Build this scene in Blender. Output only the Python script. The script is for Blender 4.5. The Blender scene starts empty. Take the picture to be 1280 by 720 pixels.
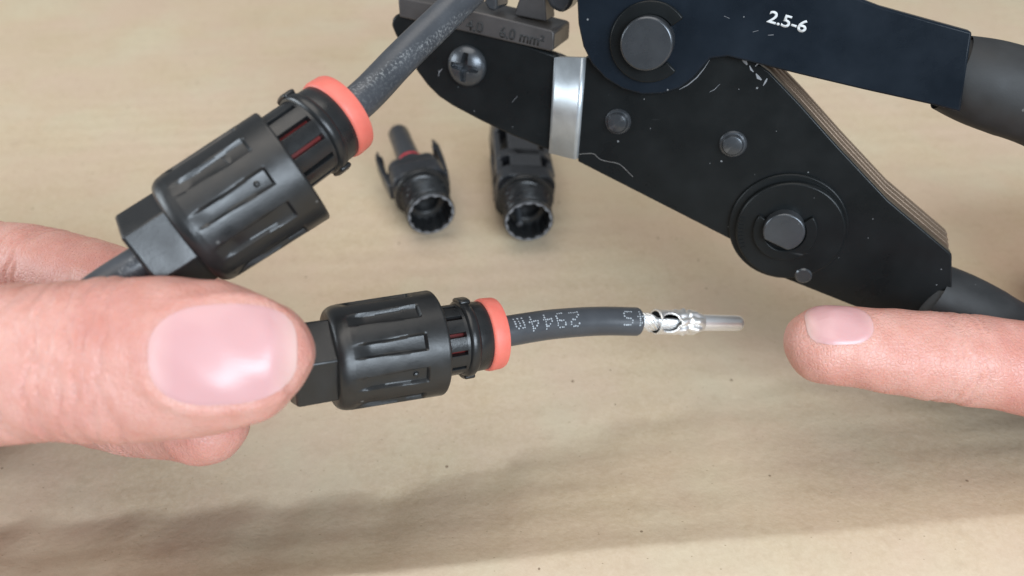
import bpy, bmesh, math, random
import numpy as np
from mathutils import Vector, Matrix, Quaternion
from mathutils.bvhtree import BVHTree

random.seed(7)
scn = bpy.context.scene
COL = scn.collection
R = math.radians
MM = 0.001

# ------------------------------------------------------------------ camera
ELEV, VFOV, CAMH = 42.0, 42.0, 136.0          # degrees below level, degrees, millimetres above the cardboard
FPX = 360 / math.tan(R(VFOV / 2))
cam_d = bpy.data.cameras.new('camera')
cam = bpy.data.objects.new('camera', cam_d)
COL.objects.link(cam)
cam.location = (0, 0, CAMH * MM)
cam.rotation_euler = (R(90 - ELEV), 0, 0)
cam_d.sensor_width = 36
cam_d.lens = 18 / (640 / FPX)
cam_d.clip_start, cam_d.clip_end = 0.005, 20
cam_d.dof.use_dof = True
cam_d.dof.focus_distance = 0.136
cam_d.dof.aperture_fstop = 15
scn.camera = cam

# ------------------------------------------------------------------ light
w = bpy.data.worlds.new('World')
scn.world = w
w.use_nodes = True
bg = w.node_tree.nodes['Background']
bg.inputs[0].default_value = (0.86, 0.93, 1.0, 1)
bg.inputs[1].default_value = 0.27


def area(name, loc, target, sx, sy, power, col):
    d = bpy.data.lights.new(name, 'AREA')
    d.shape = 'RECTANGLE'
    d.size, d.size_y = sx, sy
    d.energy = power
    d.color = col
    o = bpy.data.objects.new(name, d)
    COL.objects.link(o)
    o.location = loc
    o.rotation_euler = (Vector(target) - Vector(loc)).to_track_quat('-Z', 'Y').to_euler()
    return o


area('window_light', (0.36, -0.66, 0.55), (0.0, 0.15, 0.05), 0.75, 0.40, 15.0, (0.78, 0.89, 1.0))
area('bend_fill_light', (-0.75, 0.10, 0.24), (0.0, 0.17, 0.05), 0.45, 0.30, 3.4, (0.84, 0.93, 1.0))  # added lamp, brightens the bend in the tool plate
area('room_light', (-0.15, 0.20, 1.10), (0.0, 0.15, 0.0), 1.1, 0.9, 8.5, (1.0, 0.93, 0.85))

vs = scn.view_settings
vs.view_transform = 'Standard'
vs.look = 'None'
vs.gamma = 1
vs.exposure = -0.16
vs.use_curve_mapping = False

# ------------------------------------------------------------------ pixel -> point (millimetres)
ca, sa = math.cos(R(ELEV)), math.sin(R(ELEV))
CX, CY, CZ = Vector((1, 0, 0)), Vector((0, sa, ca)), Vector((0, -ca, sa))   # camera right, up, back
CO = Vector((0, 0, CAMH))


def ray(px, py):
    return CX * ((px - 640) / FPX) + CY * ((360 - py) / FPX) - CZ


def at(px, py, z):
    """world point in mm seen at photo pixel px, py, z mm deep"""
    return CO + ray(px, py) * z


def on_level(px, py, h):
    d = ray(px, py)
    return CO + d * ((h - CAMH) / d.z)


def cdir(x, y, z):
    return (CX * x + CY * y + CZ * z).normalized()


# ------------------------------------------------------------------ scene helpers
def thing(name, label, cat, mat=None, group=None):
    o = bpy.data.objects.new(name, None)
    o.empty_display_size = 0.01
    COL.objects.link(o)
    if mat is not None:
        o.matrix_world = mat
    o['label'] = label
    o['category'] = cat
    if group:
        o['group'] = group
    return o


def mesh_obj(name, verts, faces, material, parent=None, smooth=True, bevel=0, angle=35, local=None, solid=0):
    me = bpy.data.meshes.new(name)
    me.from_pydata([tuple(c * MM for c in v) for v in verts], [], faces)
    me.update()
    bm = bmesh.new()
    bm.from_mesh(me)
    bmesh.ops.recalc_face_normals(bm, faces=bm.faces)
    bm.to_mesh(me)
    bm.free()
    return link(name, me, material, parent, smooth, bevel, angle, local, solid)


def link(name, me, material, parent=None, smooth=True, bevel=0, angle=35, local=None, solid=0):
    o = bpy.data.objects.new(name, me)
    COL.objects.link(o)
    if material:
        me.materials.append(material)
    if parent:
        o.parent = parent
    if local is not None:
        o.matrix_local = local
    if solid:
        m = o.modifiers.new('solid', 'SOLIDIFY')
        m.thickness = solid * MM
        m.offset = -1
    if bevel:
        m = o.modifiers.new('bevel', 'BEVEL')
        m.width = bevel * MM
        m.segments = 2
        m.limit_method = 'ANGLE'
        m.angle_limit = R(30)
        m.harden_normals = False
    if smooth:
        me.polygons.foreach_set('use_smooth', [True] * len(me.polygons))
        me.set_sharp_from_angle(angle=R(angle))
    return o


def frame(origin_mm, xdir, up=None):
    x = xdir.normalized()
    up = up or CY
    z = (CZ - x * CZ.dot(x)).normalized()
    y = z.cross(x)
    m = Matrix((x, y, z)).transposed().to_4x4()
    m.translation = origin_mm * MM
    return m


def lathe(prof, n=64, close=False):
    """prof: (x, r) pairs; ring round the x axis"""
    v, f = [], []
    for (x, r) in prof:
        for i in range(n):
            a = 2 * math.pi * i / n
            v.append((x, r * math.cos(a), r * math.sin(a)))
    k = len(prof)
    for j in range(k - 1 + (1 if close else 0)):
        j2 = (j + 1) % k
        for i in range(n):
            i2 = (i + 1) % n
            f.append((j * n + i, j * n + i2, j2 * n + i2, j2 * n + i))
    if not close:
        f.append(tuple(range(n)))
        f.append(tuple((k - 1) * n + i for i in range(n)))
    return v, f


def ring_prof(x0, x1, ro, ri, b=0.25):
    return [(x0, ri), (x0, ro - b), (x0 + math.copysign(b * .3, x1 - x0), ro - b * .3), (x0 + math.copysign(b, x1 - x0), ro), (x1 - math.copysign(b, x1 - x0), ro),
            (x1 - math.copysign(b * .3, x1 - x0), ro - b * .3), (x1, ro - b), (x1, ri)]


def smooth_path(pts, n):
    """Catmull-Rom through pts (Vectors), n samples each span"""
    P = [pts[0] * 2 - pts[1]] + list(pts) + [pts[-1] * 2 - pts[-2]]
    out = []
    for i in range(1, len(P) - 2):
        p0, p1, p2, p3 = P[i - 1], P[i], P[i + 1], P[i + 2]
        for k in range(n):
            t = k / n
            out.append(0.5 * ((2 * p1) + (p2 - p0) * t + (2 * p0 - 5 * p1 + 4 * p2 - p3) * t * t + (3 * p1 - p0 - 3 * p2 + p3) * t ** 3))
    out.append(P[-2].copy())
    return out


def frames_along(path, up):
    fr = []
    for i, p in enumerate(path):
        t = (path[min(i + 1, len(path) - 1)] - path[max(i - 1, 0)]).normalized()
        z = (up - t * up.dot(t)).normalized()
        fr.append((p, t, z, z.cross(t)))
    return fr


def sweep(path, rad, n=28, up=None, round_end=0.5):
    """tube along path; rad is a number or one per point"""
    up = up or CZ
    fr = frames_along(path, up)
    v, f = [], []
    m = len(fr)
    rings = []
    for i, (p, t, z, y) in enumerate(fr):
        r = rad if not hasattr(rad, '__len__') else rad[i]
        rings.append((p, r, z, y))
    if round_end:
        e = round_end
        p, t, z, y = fr[0]
        rings = [(p, rings[0][1] - e, z, y), (p + t * e * .3, rings[0][1] - e * .3, z, y), (p + t * e, rings[0][1], z, y)] + rings[1:]
        p, t, z, y = fr[-1]
        rings = rings[:-1] + [(p - t * e, rings[-1][1], z, y), (p - t * e * .3, rings[-1][1] - e * .3, z, y), (p, rings[-1][1] - e, z, y)]
    for (p, r, z, y) in rings:
        for i in range(n):
            a = 2 * math.pi * i / n
            q = p + (y * math.cos(a) + z * math.sin(a)) * r
            v.append(tuple(q))
    for j in range(len(rings) - 1):
        for i in range(n):
            i2 = (i + 1) % n
            f.append((j * n + i, j * n + i2, (j + 1) * n + i2, (j + 1) * n + i))
    f.append(tuple(range(n)))
    f.append(tuple((len(rings) - 1) * n + i for i in range(n)))
    return v, f


def join(*vf):
    V, F = [], []
    for v, f in vf:
        o = len(V)
        V += list(v)
        F += [tuple(i + o for i in q) for q in f]
    return V, F


def box(x0, x1, y0, y1, z0, z1):
    v = [(x, y, z) for x in (x0, x1) for y in (y0, y1) for z in (z0, z1)]
    return v, [(0, 1, 3, 2), (4, 6, 7, 5), (0, 4, 5, 1), (2, 3, 7, 6), (0, 2, 6, 4), (1, 5, 7, 3)]


def prism(poly, z0, z1):
    n = len(poly)
    v = [(x, y, z0) for x, y in poly] + [(x, y, z1) for x, y in poly]
    f = [tuple(range(n)), tuple(range(n, 2 * n))] + [(i, (i + 1) % n, n + (i + 1) % n, n + i) for i in range(n)]
    return v, f


def sector(r0, r1, a0, a1, n, z0, z1):
    """ring sector in the xy plane"""
    pts = [(r1 * math.cos(a0 + (a1 - a0) * i / n), r1 * math.sin(a0 + (a1 - a0) * i / n)) for i in range(n + 1)]
    pts += [(r0 * math.cos(a1 - (a1 - a0) * i / n), r0 * math.sin(a1 - (a1 - a0) * i / n)) for i in range(n + 1)]
    return prism(pts, z0, z1)


def move(vf, dx=0, dy=0, dz=0):
    return [(x + dx, y + dy, z + dz) for x, y, z in vf[0]], vf[1]


# ------------------------------------------------------------------ materials
def new_mat(name):
    m = bpy.data.materials.new(name)
    m.use_nodes = True
    nt = m.node_tree
    return m, nt, nt.nodes['Principled BSDF']


def node(nt, typ, **kw):
    n = nt.nodes.new(typ)
    for k, v in kw.items():
        if k in n.inputs:
            n.inputs[k].default_value = v
        else:
            setattr(n, k, v)
    return n


def coords(nt, sx=1, sy=1, sz=1, kind='Object'):
    t = node(nt, 'ShaderNodeTexCoord')
    m = node(nt, 'ShaderNodeMapping')
    m.inputs['Scale'].default_value = (sx, sy, sz)
    nt.links.new(t.outputs[kind], m.inputs[0])
    return m.outputs[0]


def noise(nt, vec, scale, detail=4, rough=.55, dist=0):
    n = node(nt, 'ShaderNodeTexNoise')
    n.inputs['Scale'].default_value = scale
    n.inputs['Detail'].default_value = detail
    n.inputs['Roughness'].default_value = rough
    n.inputs['Distortion'].default_value = dist
    nt.links.new(vec, n.inputs['Vector'])
    return n.outputs['Fac']


def ramp(nt, fac, *stops):
    n = node(nt, 'ShaderNodeValToRGB')
    e = n.color_ramp.elements
    while len(e) < len(stops):
        e.new(.5)
    for el, (p, c) in zip(e, stops):
        el.position = p
        el.color = c if hasattr(c, '__len__') else (c, c, c, 1)
    nt.links.new(fac, n.inputs[0])
    return n.outputs[0]


def mix(nt, fac, a, b, mode='MIX'):
    n = node(nt, 'ShaderNodeMix', data_type='RGBA', blend_type=mode)
    for s, val in ((0, fac), (6, a), (7, b)):
        if hasattr(val, 'links'):
            nt.links.new(val, n.inputs[s])
        else:
            n.inputs[s].default_value = val
    return n.outputs[2]


def math_n(nt, op, a, b=0.0):
    n = node(nt, 'ShaderNodeMath', operation=op)
    for s, val in ((0, a), (1, b)):
        if hasattr(val, 'links'):
            nt.links.new(val, n.inputs[s])
        else:
            n.inputs[s].default_value = val
    return n.outputs[0]


def bump(nt, bs, h, dist_mm, strength=1.0, prev=None):
    n = node(nt, 'ShaderNodeBump')
    n.inputs['Strength'].default_value = strength
    n.inputs['Distance'].default_value = dist_mm * MM
    nt.links.new(h, n.inputs['Height'])
    if prev is not None:
        nt.links.new(prev, n.inputs['Normal'])
    if bs is not None:
        nt.links.new(n.outputs[0], bs.inputs['Normal'])
    return n.outputs[0]


def rgb(r, g, b):
    return (r, g, b, 1)


def specks(nt, vec, scale, size, keep):
    """sparse little dots: voronoi cells, only the share `keep` of them"""
    v = node(nt, 'ShaderNodeTexVoronoi')
    v.inputs['Scale'].default_value = scale
    nt.links.new(vec, v.inputs['Vector'])
    near = math_n(nt, 'LESS_THAN', v.outputs['Distance'], size)
    sep = node(nt, 'ShaderNodeSeparateColor')
    nt.links.new(v.outputs['Color'], sep.inputs[0])
    some = math_n(nt, 'LESS_THAN', sep.outputs[0], keep)
    return math_n(nt, 'MULTIPLY', near, some)


def mat_plastic(name='black_plastic', base=.022, rough=.42, dust=.10, spec=.5):
    m, nt, b = new_mat(name)
    vec = coords(nt)
    n1 = noise(nt, vec, 260, 5)
    n2 = noise(nt, vec, 2600, 3)
    c = ramp(nt, n1, (.3, rgb(base * .9, base * .95, base)), (.75, rgb(base * 1.35, base * 1.4, base * 1.45)))
    sp = specks(nt, vec, 620, .16, dust)
    c = mix(nt, math_n(nt, 'MULTIPLY', sp, .35), c, rgb(.25, .25, .24))
    nt.links.new(c, b.inputs['Base Color'])
    nt.links.new(ramp(nt, n1, (.3, rough - .08), (.7, rough + .1)), b.inputs['Roughness'])
    b.inputs['Specular IOR Level'].default_value = spec
    bump(nt, b, n2, .05, .35)
    return m


def mat_worn_plastic():
    m, nt, b = new_mat('worn_black_plastic')
    vec = coords(nt)
    n1 = noise(nt, vec, 300, 5)
    c = ramp(nt, n1, (.3, rgb(.006, .007, .009)), (.75, rgb(.012, .013, .016)))
    g = node(nt, 'ShaderNodeNewGeometry')
    edge = ramp(nt, g.outputs['Pointiness'], (.53, 0), (.62, 1))
    c = mix(nt, math_n(nt, 'MULTIPLY', edge, .2), c, rgb(.4, .42, .45))
    nt.links.new(c, b.inputs['Base Color'])
    nt.links.new(ramp(nt, n1, (.3, .25), (.7, .42)), b.inputs['Roughness'])
    b.inputs['Specular IOR Level'].default_value = .3
    bump(nt, b, noise(nt, vec, 1500, 3), .05, .3)
    return m


def mat_steel(name, base, rough, dust=.16, metallic=.35, tint=(1, 1.03, 1.1), spec=.3, wear=0):
    m, nt, b = new_mat(name)
    vec = coords(nt)
    n1 = noise(nt, vec, 90, 6, .6)
    n2 = noise(nt, vec, 1800, 4)
    c = ramp(nt, n1, (.3, rgb(*(base * .8 * t for t in tint))), (.72, rgb(*(base * 1.3 * t for t in tint))))
    s1 = specks(nt, vec, 420, .085, dust)
    s2 = specks(nt, vec, 1100, .13, dust * .35)
    str_ = noise(nt, coords(nt, 70, 900, 500), 1, 2, .5, .4)
    scr = math_n(nt, 'MULTIPLY', ramp(nt, str_, (.70, 0), (.74, 1)), ramp(nt, noise(nt, vec, 60, 2), (.55, 0), (.7, 1)))
    sp = math_n(nt, 'MAXIMUM', math_n(nt, 'MAXIMUM', s1, s2), math_n(nt, 'MULTIPLY', scr, .25))
    c = mix(nt, math_n(nt, 'MULTIPLY', sp, .6), c, rgb(.32, .33, .34))
    nt.links.new(c, b.inputs['Base Color'])
    if wear:
        g = node(nt, 'ShaderNodeNewGeometry')
        edge = math_n(nt, 'MULTIPLY', ramp(nt, g.outputs['Pointiness'], (.55, 0), (.64, 1)), ramp(nt, noise(nt, vec, 240, 4), (.42, .1), (.6, 1)))
        c = mix(nt, math_n(nt, 'MULTIPLY', edge, wear), c, rgb(.26, .27, .28))
    nt.links.new(c, b.inputs['Base Color'])
    b.inputs['Metallic'].default_value = metallic
    b.inputs['Specular IOR Level'].default_value = spec
    nt.links.new(ramp(nt, n1, (.3, rough - .06), (.7, rough + .1)), b.inputs['Roughness'])
    bump(nt, b, n2, .03, .25)
    return m


def mat_rubber():
    m, nt, b = new_mat('coral_silicone')
    vec = coords(nt)
    n1 = noise(nt, vec, 300, 4)
    nt.links.new(ramp(nt, n1, (.3, rgb(.68, .15, .11)), (.7, rgb(.76, .19, .145))), b.inputs['Base Color'])
    b.inputs['Roughness'].default_value = .5
    b.inputs['Subsurface Weight'].default_value = .35
    b.inputs['Subsurface Scale'].default_value = .001
    b.inputs['Subsurface Radius'].default_value = (1, .35, .25)
    bump(nt, b, noise(nt, vec, 1500, 3), .04, .3)
    return m


def mat_jacket(name, scuff):
    m, nt, b = new_mat(name)
    vec = coords(nt)
    n1 = noise(nt, vec, 160, 5)
    c = ramp(nt, n1, (.3, rgb(.046, .050, .057)), (.72, rgb(.066, .071, .080)))
    # pale scuffs rubbed into the jacket, broken up by fine noise; the worn cable is rubbed in a line along one side
    fine = noise(nt, coords(nt, 1, 1, 1), 2100, 5, .75)
    if scuff:
        dt = node(nt, 'ShaderNodeVectorMath', operation='DOT_PRODUCT')
        nt.links.new(vec, dt.inputs[0])
        dd = (CX * .70 - CY * .71)
        dt.inputs[1].default_value = dd
        off = math_n(nt, 'ADD', math_n(nt, 'MULTIPLY', dt.outputs['Value'], 1000), math_n(nt, 'MULTIPLY', math_n(nt, 'SUBTRACT', noise(nt, vec, 120, 3), .5), 2.2))
        line = ramp(nt, math_n(nt, 'MULTIPLY', off, .25), (.06, .06), (.22, 1), (.45, 1), (.62, .25))
        s = math_n(nt, 'MULTIPLY', line, ramp(nt, fine, (.50, 0), (.66, 1)))
        c = mix(nt, math_n(nt, 'MULTIPLY', s, .7), c, rgb(.34, .35, .35))
    else:
        s = math_n(nt, 'MULTIPLY', ramp(nt, noise(nt, vec, 75, 3), (.5, 0), (.65, 1)), ramp(nt, fine, (.52, 0), (.7, 1)))
        c = mix(nt, math_n(nt, 'MULTIPLY', s, .12), c, rgb(.30, .31, .31))
    nt.links.new(c, b.inputs['Base Color'])
    nt.links.new(ramp(nt, n1, (.3, .30), (.7, .42)), b.inputs['Roughness'])
    bump(nt, b, noise(nt, vec, 900, 4), .05, .4)
    return m


def mat_simple(name, col, rough=.5, metallic=0, bscale=900, bd=.03):
    m, nt, b = new_mat(name)
    vec = coords(nt)
    n1 = noise(nt, vec, bscale * .3, 4)
    nt.links.new(ramp(nt, n1, (.3, rgb(*(c * .88 for c in col))), (.7, rgb(*(min(1, c * 1.08) for c in col)))), b.inputs['Base Color'])
    b.inputs['Roughness'].default_value = rough
    b.inputs['Metallic'].default_value = metallic
    bump(nt, b, noise(nt, vec, bscale, 3), bd, .4)
    return m


def mat_skin():
    m, nt, b = new_mat('skin')
    vec = coords(nt)
    n1 = noise(nt, vec, 60, 5, .6)
    n2 = noise(nt, vec, 330, 5, .65)
    n3 = noise(nt, vec, 1700, 3, .6)
    c = ramp(nt, n1, (.30, rgb(.55, .23, .19)), (.50, rgb(.64, .33, .275)), (.75, rgb(.69, .40, .34)))
    c = mix(nt, ramp(nt, n2, (.45, 0), (.72, .5)), c, rgb(.58, .23, .17))
    c = mix(nt, ramp(nt, n3, (.50, 0), (.75, .25)), c, rgb(.50, .22, .16))
    nt.links.new(c, b.inputs['Base Color'])
    nt.links.new(ramp(nt, n2, (.3, .36), (.7, .52)), b.inputs['Roughness'])
    b.inputs['Subsurface Weight'].default_value = .3
    b.inputs['Subsurface Scale'].default_value = .0014
    b.inputs['Subsurface Radius'].default_value = (1, .36, .2)
    v = node(nt, 'ShaderNodeTexVoronoi', feature='DISTANCE_TO_EDGE')
    v.inputs['Scale'].default_value = 1250
    nt.links.new(vec, v.inputs['Vector'])
    p = bump(nt, None, ramp(nt, v.outputs['Distance'], (0, 0), (.25, 1)), .09, .6)
    wv = noise(nt, coords(nt, 1900, 330, 330), 1, 4, .6, .5)
    p = bump(nt, None, wv, .18, .6, p)
    bump(nt, b, n2, .25, .5, p)
    return m


def mat_nail():
    m, nt, b = new_mat('fingernail')
    vec = coords(nt)
    at_ = node(nt, 'ShaderNodeAttribute', attribute_name='along')
    n1 = noise(nt, vec, 160, 3)
    x = math_n(nt, 'ADD', at_.outputs['Fac'], math_n(nt, 'MULTIPLY', n1, .05))
    c = ramp(nt, x, (.05, rgb(.69, .41, .39)), (.22, rgb(.62, .345, .345)), (.86, rgb(.64, .365, .365)), (.94, rgb(.70, .43, .41)), (1, rgb(.71, .47, .43)))
    nt.links.new(c, b.inputs['Base Color'])
    b.inputs['Roughness'].default_value = .31
    b.inputs['Subsurface Weight'].default_value = .25
    b.inputs['Subsurface Scale'].default_value = .001
    b.inputs['Subsurface Radius'].default_value = (1, .4, .3)
    rid = noise(nt, coords(nt, 60, 1600, 1600), 1, 3)
    bump(nt, b, rid, .06, .35)
    return m


def mat_cardboard():
    m, nt, b = new_mat('kraft_cardboard')
    vec = coords(nt)
    big = noise(nt, vec, 14, 5, .6)
    mid = noise(nt, vec, 60, 5, .6)
    fib = noise(nt, coords(nt, 380, 560, 400), 1, 5, .65, .3)
    fine = noise(nt, vec, 900, 4, .7)
    c = ramp(nt, big, (.28, rgb(.48, .375, .255)), (.5, rgb(.54, .435, .30)), (.75, rgb(.58, .48, .345)))
    c = mix(nt, ramp(nt, mid, (.35, 0), (.75, .28)), c, rgb(.48, .345, .22))
    c = mix(nt, ramp(nt, fib, (.42, 0), (.75, .30)), c, rgb(.43, .32, .21))
    c = mix(nt, ramp(nt, fine, (.4, 0), (.75, .40)), c, rgb(.68, .58, .44))
    hue = noise(nt, vec, 24, 4, .6)
    c = mix(nt, ramp(nt, hue, (.40, 0), (.62, .55)), c, rgb(.56, .425, .325))
    hue2 = noise(nt, coords(nt, 1, 1, 1.7), 27, 3, .6)
    c = mix(nt, ramp(nt, hue2, (.48, 0), (.68, .45)), c, rgb(.55, .50, .36))
    blot = noise(nt, vec, 260, 3, .6)
    c = mix(nt, ramp(nt, blot, (.56, 0), (.74, .22)), c, rgb(.36, .26, .17))
    s1 = specks(nt, vec, 210, .075, .16)
    s2 = specks(nt, coords(nt, 1, 1.8, 1), 620, .13, .10)
    c = mix(nt, math_n(nt, 'MULTIPLY', s1, .7), c, rgb(.13, .085, .05))
    c = mix(nt, math_n(nt, 'MULTIPLY', s2, .5), c, rgb(.2, .13, .08))
    nt.links.new(c, b.inputs['Base Color'])
    b.inputs['Roughness'].default_value = .78
    b.inputs['Specular IOR Level'].default_value = .25
    # faint flutes of the corrugated core under the liner, broken by noise
    sep = node(nt, 'ShaderNodeSeparateXYZ')
    nt.links.new(vec, sep.inputs[0])
    ph = math_n(nt, 'ADD', math_n(nt, 'MULTIPLY', sep.outputs[1], 2 * math.pi / .0075), math_n(nt, 'MULTIPLY', sep.outputs[0], -0.09 * 2 * math.pi / .0075))
    fl = math_n(nt, 'SINE', math_n(nt, 'ADD', ph, math_n(nt, 'MULTIPLY', mid, .7)))
    fl = math_n(nt, 'MULTIPLY', fl, ramp(nt, noise(nt, vec, 16, 2), (.40, .05), (.62, 1)))
    p = bump(nt, None, fl, .09, .5)
    p = bump(nt, None, fib, .12, .5, p)
    p = bump(nt, None, mid, .5, .4, p)
    p = bump(nt, None, blot, .25, .6, p)
    bump(nt, b, fine, .08, .5, p)
    return m


M = dict(
    plastic=mat_plastic('black_plastic', .014, .30, .05), cap=mat_plastic('cap_plastic', .012, .35, .03, .6), worn=mat_worn_plastic(),
    plate=mat_steel('black_oxide_plate', .009, .30, .07, .0, (.9, 1.05, 1.12), spec=.2), lever=mat_steel('black_lever_plate', .011, .28, .03, .0, (.62, 1.0, 1.55), .2),
    pin=mat_steel('dark_pin_steel', .075, .26, .03, .6, (.95, 1.03, 1.14), .5, .4), die=mat_steel('die_steel', .065, .36, .1, .3, (1.08, 1, .98)),
    bare=mat_steel('bend_sheen_steel', .50, .34, .02, .6, (.92, 1.0, 1.06)),  # bend colour with its bright reflection painted in
    edge=mat_simple('brown_edge_reflection', (.16, .11, .075), .4, .5), grip=mat_plastic('grip_rubber', .02, .6, .05),
    rubber=mat_rubber(), jacket=mat_jacket('cable_jacket', 0), jacket_worn=mat_jacket('scuffed_cable_jacket', 1),
    print=mat_simple('white_print', (.33, .36, .39), .6), tin=mat_simple('tinned_metal', (.95, .94, .92), .40, .9, 1100, .22),
    pinmetal=mat_simple('plated_pin', (.95, .96, .97), .30, .75, 600, .02),
    skin=mat_skin(), nail=mat_nail(), board=mat_cardboard(), red=mat_simple('red_ring', (.40, .02, .035), .4),
    innerred=mat_simple('dark_red_rubber', (.15, .02, .018), .5), lint=mat_simple('lint', (.22, .21, .20), .8),
    hole=mat_plastic('dark_bore', .01, .6, 0), scr=mat_simple('scratch_glint_steel', (.30, .31, .33), .4, .3), ink=mat_simple('white_ink', (.60, .62, .63), .6), rim=mat_simple('rubbed_glint_plastic', (.22, .23, .25), .35))

# ------------------------------------------------------------------ cardboard
def build_board():
    xs = np.concatenate([np.linspace(-650, -160, 30), np.linspace(-155, 155, 125), np.linspace(160, 650, 30)])
    ys = np.concatenate([np.linspace(-120, 40, 16), np.linspace(42, 130, 130), np.linspace(132, 300, 130), np.linspace(306, 820, 45)])
    rng = np.random.RandomState(3)
    v, f = [], []

    def sm(t):
        t = min(1, max(0, t))
        return t * t * (3 - 2 * t)
    for y in ys:
        for x in xs:
            u = y - (67 + .095 * x) - 0.5 * math.sin(x * .021 + 1) - .25 * math.sin(x * .09)
            # the sheet rises to a crease: a slope shaped to shade the near band, from u = 30 down to u = 0, then the flap carries on level
            top = 29 + .22 * max(-20, min(80, x)) + 1.5 * math.sin(x * .03) + 1.2 * math.sin(x * .31) + .6 * math.sin(x * .57)
            t = max(0.0, min(1.0, (top - u) / top))
            h = 10.5 * (t ** 1.25)
            if u < 0:
                h -= 5.0 * sm(-u / 30.0)
            h += .35 * math.sin(x * .013 + y * .02) + .25 * math.sin(y * .045 - x * .01 + 2) - .7
            h += .055 * math.sin(2 * math.pi * (y - .085 * x) / 8.2 + .5 * math.sin(x * .02)) * (.6 + .4 * math.sin(x * .017 + y * .05))
            v.append((x, y, h))
    nx = len(xs)
    for j in range(len(ys) - 1):
        for i in range(nx - 1):
            f.append((j * nx + i, j * nx + i + 1, (j + 1) * nx + i + 1, (j + 1) * nx + i))
    o = mesh_obj('cardboard_ground', v, f, M['board'], None, True, 0, 60)
    mo = o.modifiers.new('solid', 'SOLIDIFY')
    mo.thickness = 4 * MM
    mo.offset = -1
    # make sure the sheet faces up
    if o.data.polygons[0].normal.z < 0:
        o.data.flip_normals()
    o['kind'] = 'structure'
    o['label'] = 'creased brown kraft cardboard sheet under everything'
    return o


build_board()

# ------------------------------------------------------------------ cap nut assembly (origin: outer face of the seal, x toward the cable end)
RC = 9.45


def cap_mesh():
    L0, L1 = -12.2, -31.0          # rim, shoulder
    nth, nx = 300, 74
    prof = []
    prof.append((L0, 7.9))
    for q in range(5):
        a = q / 4 * math.pi / 2
        prof.append((L0 - .45 * (1 - math.cos(a)) , RC - .45 + .45 * math.sin(a)))
    for k in range(1, nx):
        prof.append((L0 - .45 + (L1 - L0 + 2.2 + .45) * k / nx, None))
    for q in range(9):
        a = q / 8 * math.pi / 2
        prof.append((L1 + 2.2 - 2.2 * math.sin(a), RC - .45 - 1.5 * (1 - math.cos(a))))
    prof.append((L1 - .05, 6.0))
    v, f = [], []

    def sm(a, b, t):
        t = min(1, max(0, (t - a) / (b - a)))
        return t * t * (3 - 2 * t)
    ng = 10
    for (x, r) in prof:
        s = (L0 - x) / (L0 - L1)
        for i in range(nth):
            th = 2 * math.pi * i / nth
            rr = (RC - .45 * s) if r is None else r
            # long flutes: square stop near the rim, running out round at the shoulder
            g = (th * ng / (2 * math.pi)) % 1 - .5
            arc = abs(g) * 2 * math.pi / ng * RC
            wid = 1.55 * (1 - .25 * s)
            m = 1 - sm(wid - .28, wid + .12, arc)
            end = sm(.215, .23, s) * (1 - sm(.70, .90, s))
            rr -= .75 * m * end * (.75 + .25 * (1 - (arc / wid) ** 2))
            v.append((x, rr * math.cos(th), rr * math.sin(th)))
    k = len(prof)
    for j in range(k - 1):
        for i in range(nth):
            i2 = (i + 1) % nth
            f.append((j * nth + i, j * nth + i2, (j + 1) * nth + i2, (j + 1) * nth + i))
    return v, f


def hex_nut():
    n = 6
    x0, x1 = -29.8, -37.6
    ro, ri = 7.7, 4.6
    m = 36
    v, f = [], []

    def hexr(a):
        a = (a % (math.pi / 3)) - math.pi / 6
        return ro * math.cos(math.pi / 6) / math.cos(a)
    prof = [(x0, 1, 0), (x1 + .35, 1, 0), (x1, .955, 0), (x1, None, ri + .5), (x1 + .6, None, ri), (x0, None, ri)]
    for (x, s, r) in prof:
        for i in range(m):
            a = 2 * math.pi * i / m
            rr = hexr(a) * s if s else r
            v.append((x, rr * math.cos(a), rr * math.sin(a)))
    k = len(prof)
    for j in range(k):
        j2 = (j + 1) % k
        for i in range(m):
            i2 = (i + 1) % m
            f.append((j * m + i, j * m + i2, j2 * m + i2, j2 * m + i))
    return v, f


def sector_x(r0, r1, a0, a1, n, x0, x1):
    v, f = sector(r0, r1, a0, a1, n, x0, x1)
    return [(z, x, y) for x, y, z in v], f


cap_me = None


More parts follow.
